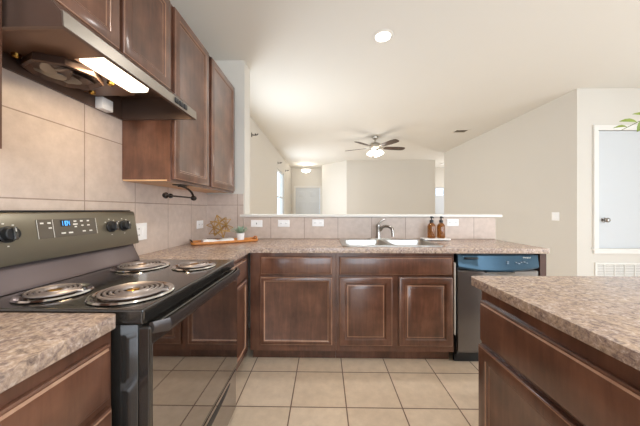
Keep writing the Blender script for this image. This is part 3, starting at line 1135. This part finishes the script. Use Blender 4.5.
# gold wire star ornament
phi = (1 + 5 ** .5) / 2
ico = [Vector(p).normalized() for p in [(0, s, t * phi) for s in (1, -1) for t in (1, -1)] + [(s, t * phi, 0) for s in (1, -1) for t in (1, -1)] + [(t * phi, 0, s) for s in (1, -1) for t in (1, -1)]]
ro = .064
wires = []
faces = []
for i in range(12):
    for j in range(i + 1, 12):
        if (ico[i] - ico[j]).length < 1.1:
            wires.append((ico[i] * ro, ico[j] * ro))
            for k_ in range(j + 1, 12):
                if (ico[i] - ico[k_]).length < 1.1 and (ico[j] - ico[k_]).length < 1.1:
                    faces.append((i, j, k_))
for a, b, c in faces:
    n_ = (ico[a] + ico[b] + ico[c]).normalized() * .114
    for q in (a, b, c):
        wires.append((ico[q] * ro, n_))
bm = bmesh.new()
for a, b in wires:
    tube(bm, [a, b], .0030, 5)
bm.transform(Matrix.Rotation(.4, 4, 'X') @ Matrix.Rotation(.3, 4, 'Y'))
lowest = min(v.co.z for v in bm.verts)
gp = tray_pt(-.040, .030, .0125)
bm.transform(Matrix.Translation((gp[0], gp[1], ZT + .0125 + .026 - lowest)))
tag(obj('wire_ornament', bm, 'gold'), 'gold wire geometric star ornament on the wooden tray', 'ornament')
# potted succulent
pp = tray_pt(.126, -.040, .0125)
ps = thing('potted_succulent', 'small green succulent in a white pot on the wooden tray', 'plant', pp)
obj('pot', lathe(bmesh.new(), [(.026, 0), (.030, .004), (.036, .066), (.036, .070), (.032, .070), (.031, .058), (0, .058)], pp, 24), 'pot', ps)
obj('soil', lathe(bmesh.new(), [(.030, .0585), (.022, .063), (0, .064)], pp, 16), 'soil', ps)
rnd = random.Random(3)
bm = bmesh.new()
for i in range(34):
    a = i * 2.399
    t = i / 34
    el = R(78 - 70 * t) + rnd.uniform(-.12, .12)
    ln = .054 + .026 * t + rnd.uniform(-.016, .016)
    d = Vector((math.cos(a) * math.cos(el), math.sin(a) * math.cos(el), math.sin(el)))
    side = Vector((-math.sin(a), math.cos(a), 0))
    up = d.cross(side) * -1
    L = []
    base = Vector(pp) + Vector((0, 0, .064))
    for j, (s, wd) in enumerate(((0, .004), (.3, .008), (.6, .010), (.85, .006), (1, .0008))):
        c = base + d * ln * s + Vector((0, 0, .01 * s * s))
        L.append([c - side * wd, c + up * .0025, c + side * wd, c - up * .0025])
    loft(bm, L)
obj('leaves', bm, 'leaf', ps, smooth=60)

# soap tray and bottles
tag(obj('soap_tray', bevel(prism(bmesh.new(), [(p[0], p[1]) for p in rrect(.948, 1.205, 2.445, 2.565, .015, 0)], 2, .9225, .937), .004), 'pot'),
    'flat white tray under the two amber soap bottles', 'tray')
sb = None
for x, lab in ((1.040, 'amber glass soap bottle with black pump, the left of two on the white tray'),
               (1.132, 'amber glass soap bottle with black pump, the right of two on the white tray')):
    o = None
    c = (x, 2.50, .9375)
    if sb is None:
        sb = thing('soap_bottle', lab, 'soap bottle', c, 0, 'amber soap bottles')
        obj('glass_bottle', lathe(bmesh.new(), [(.030, 0), (.036, .004), (.037, .010), (.037, .110), (.034, .126), (.022, .142), (.015, .148), (.0145, .158), (0, .158)], c, 28), 'amber', sb)
        obj('pump_collar', lathe(bmesh.new(), [(.018, .150), (.018, .172), (.012, .176), (.007, .178), (.006, .196), (0, .196)], c, 20), 'blackmatte', sb)
        bm = lathe(bmesh.new(), [(.012, .194), (.013, .206), (.009, .211), (0, .211)], c, 16)
        obj('pump_head', bm, 'blackmatte', sb)
        obj('pump_spout', tube(bmesh.new(), [(x, 2.498, .9375 + .203), (x, 2.47, .9375 + .203), (x, 2.455, .9375 + .197)], .005, 8), 'blackmatte', sb)
    else:
        o = copy_tree(sb)
        o.location = c
        o['label'] = lab

# ------------------------------------------------------------------ ceiling things
dl = thing('recessed_light', 'lit round recessed downlight in the kitchen ceiling', 'ceiling light', (.52, 2.275, CZ))
obj('trim_ring', lathe(bmesh.new(), [(.066, -.0006), (.092, -.0006), (.092, -.004), (.078, -.010), (.066, -.008), (.066, -.0006)], (.52, 2.275, CZ), 32, caps=False), 'white', dl)
obj('lit_diffuser', lathe(bmesh.new(), [(.0655, -.001), (.0655, -.007), (0, -.0075)], (.52, 2.275, CZ), 32), 'downlight', dl)
for k_, (px_, py_) in enumerate(((.10, .10), (1.5, .10))):  # two added downlights out of view, as fill for the kitchen
    c_ = copy_tree(dl)
    c_.location = (px_, py_, CZ)
    c_['label'] = ('lit round recessed downlight in the ceiling above the aisle', 'lit round recessed downlight in the ceiling above the island')[k_]
l = bpy.data.lights.new('downlight_lamp', 'SPOT')
l.energy = 42
l.spot_size = R(150)
l.spot_blend = .6
l.shadow_soft_size = .07
l.color = (1, .97, .93)
o = bpy.data.objects.new('downlight_lamp', l)
o.location = (.52, 2.275, CZ - .02)
COL.objects.link(o)
for px_, py_ in ((.10, .10), (1.5, .10)):  # fill lamps of the two added downlights
    c_ = o.copy()
    c_.location = (px_, py_, CZ - .02)
    COL.objects.link(c_)

# ceiling fan
FC = Vector((1.071, 5.42, 0))
cf = thing('ceiling_fan', 'five blade ceiling fan with a lit glass lamp cluster in the living room', 'ceiling fan', (FC.x, FC.y, CZ))
obj('canopy', lathe(bmesh.new(), [(.07, -.0005), (.07, -.02), (.055, -.045), (.02, -.06), (0, -.06)], (FC.x, FC.y, CZ), 24), 'nickel', cf)
obj('downrod', lathe(bmesh.new(), [(.012, -.05), (.012, -.14), (0, -.14)], (FC.x, FC.y, CZ), 12), 'nickel', cf)
obj('motor_housing', lathe(bmesh.new(), [(.03, -.12), (.10, -.14), (.125, -.17), (.125, -.215), (.10, -.245), (.06, -.26), (.055, -.30), (.02, -.31), (0, -.31)], (FC.x, FC.y, CZ), 32), 'nickel', cf)
for q in range(5):
    a = R(10 + 72 * q)
    bm = bmesh.new()
    prof = [(.20, .05), (.28, .062), (.42, .070), (.56, .072), (.62, .066), (.655, .045), (.665, .015)]
    top = [(r, w_) for r, w_ in prof] + [(r, -w_) for r, w_ in reversed(prof)]
    loft(bm, [[(r, w_, -.004) for r, w_ in top], [(r, w_, .004) for r, w_ in top]])
    mt = Matrix.Translation((FC.x, FC.y, CZ - .225)) @ Matrix.Rotation(a, 4, 'Z') @ Matrix.Rotation(R(-12), 4, 'X')
    bm.transform(mt)
    bl_ = obj('fan_blade', bm, 'blade', cf)
    br = box(bmesh.new(), .085, .26, -.016, .016, .0045, .010)
    br.transform(mt)
    obj('blade_iron', br, 'nickel', bl_)
for q in range(4):
    a = R(45 + 90 * q + 15)
    c = Vector((FC.x + .085 * math.cos(a), FC.y + .085 * math.sin(a), CZ - .285))
    axd = (math.cos(a) * .55, math.sin(a) * .55, -1)
    obj('lamp_shade', lathe(bmesh.new(), [(.018, 0), (.032, .012), (.046, .05), (.058, .085), (.062, .105), (.05, .108), (0, .10)], c, 20, axd), 'lampglass', cf)
l = bpy.data.lights.new('fan_lamp', 'POINT')
l.energy = 5
l.shadow_soft_size = .12
l.color = (1, .96, .90)
o = bpy.data.objects.new('fan_lamp', l)
o.location = (FC.x, FC.y, CZ - .50)
COL.objects.link(o)

# foyer semi-flush light
FP = (-.615, 8.6, CZ)
fo = thing('foyer_light', 'lit bowl glass ceiling light hanging in the foyer before the front door', 'ceiling light', FP)
obj('canopy', lathe(bmesh.new(), [(.06, -.0005), (.06, -.012), (.03, -.03), (0, -.03)], FP, 20), 'nickel', fo)
obj('stem', lathe(bmesh.new(), [(.009, -.02), (.009, -.22), (0, -.22)], FP, 10), 'nickel', fo)
obj('glass_bowl', lathe(bmesh.new(), [(.155, -.185), (.16, -.195), (.15, -.225), (.11, -.265), (.05, -.285), (.012, -.29), (.012, -.30), (0, -.30)], FP, 28), 'lampglass', fo)
l = bpy.data.lights.new('foyer_lamp', 'POINT')
l.energy = 6
l.shadow_soft_size = .1
l.color = (1, .95, .88)
o = bpy.data.objects.new('foyer_lamp', l)
o.location = (FP[0], FP[1], CZ - .12)
COL.objects.link(o)

# ceiling register and smoke detector
cv = thing('ceiling_vent', 'small rectangular air vent in the living room ceiling', 'vent', (2.655, 5.03, CZ))
bm = bmesh.new()
slab(bm, [(2.52, 4.93), (2.79, 4.93), (2.79, 5.13), (2.52, 5.13)], [[(2.545, 4.955), (2.765, 4.955), (2.765, 5.105), (2.545, 5.105)]], CZ - .008, CZ - .0005)
obj('vent_frame', bm, 'vent', cv, smooth=0)
obj('vent_backing', B(2.545, 2.765, 4.955, 5.105, CZ - .003, CZ - .0005), 'dark', cv, smooth=0)
for i in range(6):
    y = 4.968 + i * .0245
    bm = bmesh.new()
    prism(bm, [(y, CZ - .0075), (y + .004, CZ - .0075), (y + .012, CZ - .0035), (y + .008, CZ - .0035)], 0, 2.546, 2.764)
    obj('slat', bm, 'dark', cv, smooth=0)
tag(obj('smoke_detector', lathe(bmesh.new(), [(.07, -.0005), (.07, -.02), (.06, -.035), (.02, -.04), (0, -.04)], (3.90, 8.5, CZ), 24), 'plastic'),
    'round white smoke detector on the ceiling of the back hall', 'smoke detector')

# return air grille under the closet door
gr = thing('return_grille', 'white return air grille low on the wall below the raised closet door', 'vent', (3.82, 3.30, .2))
bm = bmesh.new()
slab(bm, [(3.42, .16), (4.20, .16), (4.20, .545), (3.42, .545)], [[(3.445, .185), (4.175, .185), (4.175, .52), (3.445, .52)]], 3.285, 3.2995)
for v in bm.verts:
    v.co = (v.co.x, v.co.z, v.co.y)
obj('grille_frame', bm, 'white', gr, smooth=0)
obj('grille_backing', B(3.445, 4.175, 3.297, 3.2995, .185, .52), 'dark', gr, smooth=0)
for i in range(16):
    z = .19 + i * .0205
    bm = bmesh.new()
    prism(bm, [(3.297, z + .012), (3.288, z), (3.288, z + .003), (3.297, z + .015)], 0, 3.446, 4.174)
    obj('louver', bm, 'white', gr, smooth=0)
for i in range(5):
    x = 3.53 + i * .125
    obj('grille_bar', B(x, x + .010, 3.284, 3.288, .186, .519), 'white', gr, smooth=0)

# curtain rod brackets on the left wall
def rod_bracket(y, z, label):
    t = thing('curtain_rod_bracket', label, 'curtain bracket', (WX, y, z), 0, 'curtain rod brackets')
    obj('wall_plate', B(WX + .0005, WX + .008, y - .02, y + .02, z - .035, z + .035, bev=.002), 'bronze', t)
    obj('arm', tube(bmesh.new(), [(WX + .006, y, z), (WX + .06, y, z - .004), (WX + .085, y, z - .002)], .008, 8), 'bronze', t)
    bm = bmesh.new()
    pts = []
    for i in range(9):
        a = math.pi + i / 8 * math.pi
        pts.append((WX + .085 + .022 * math.cos(a), y, z + .022 + .022 * math.sin(a)))
    obj('cradle', tube(bm, pts, .008, 8), 'bronze', t)
    return t


rod_bracket(4.26, 2.465, 'dark curtain rod bracket on the left wall, nearest to the kitchen')
rod_bracket(6.68, 2.44, 'dark curtain rod bracket above the near side of the bright window')
rod_bracket(8.0, 2.44, 'dark curtain rod bracket above the far side of the bright window')

# leafy branch in a vase standing on the island, reaching in at the right
VB = (1.20, .74, .9152)
pl = thing('leafy_branch', 'green leafy branch poking in at the right edge before the white closet door', 'plant', VB)
obj('vase', lathe(bmesh.new(), [(.04, 0), (.055, .004), (.065, .06), (.06, .12), (.035, .19), (.03, .22), (.036, .235), (.03, .235), (.024, .2), (0, .19)], VB, 28), 'vase', pl)
rnd = random.Random(11)


def leaf(bm, base, d, ln, wd):
    d = d.normalized()
    side = d.cross(Vector((0, -.75, .66))).normalized()
    up = side.cross(d)
    L = []
    for s, w_ in ((0, .08), (.2, .7), (.45, 1), (.7, .8), (.9, .35), (1, .04)):
        c = base + d * ln * s - up * .012 * s * s
        L.append([c - side * wd * w_ + up * .003 * w_, c + up * .0006, c + side * wd * w_ + up * .003 * w_, c - up * .0006])
    loft(bm, L)


v0 = Vector(VB) + Vector((0, 0, .21))
tips = [Vector((.855, .75, 1.440)), Vector((1.02, .62, 1.60)), Vector((1.28, .83, 1.68)), Vector((1.42, .70, 1.50))]
for ti, tip in enumerate(tips):
    pts = []
    ctrl = Vector((1.15, .75, 1.61)) if ti == 0 else v0.lerp(tip, .45) + Vector((0, 0, .20))
    for i in range(13):
        t = i / 12
        pts.append(v0 * (1 - t) ** 2 + ctrl * 2 * t * (1 - t) + tip * t * t)
    obj('stem', tube(bmesh.new(), pts, .0032, 6, [1 - .06 * i for i in range(13)]), 'stem', pl)
    def stem_at(t):
        return v0 * (1 - t) ** 2 + ctrl * 2 * t * (1 - t) + tip * t * t
    spots = ([(.975, 1, .026, .006), (.925, 1, .036, .011), (.89, -1, .034, .010), (.85, 1, .04, .012), (.8, -1, .045, .013), (.72, 1, .05, .014), (.62, -1, .05, .014), (.5, 1, .05, .014)]
             if ti == 0 else [(i / 12, 1 if i % 2 else -1, .05 + .012 * rnd.random(), .013) for i in (5, 7, 8, 9, 10, 11, 12)])
    for t, sgn, ln, wd in spots:
        dirv = (stem_at(t + .01) - stem_at(t - .03)).normalized()
        off = dirv.cross(Vector((0, -1, .2))).normalized() * sgn
        bm = bmesh.new()
        leaf(bm, stem_at(t), dirv * .75 + off * (.8 if t < 1 else .1), ln, wd)
        obj('leaf', bm, 'leaf_green', pl, smooth=60)
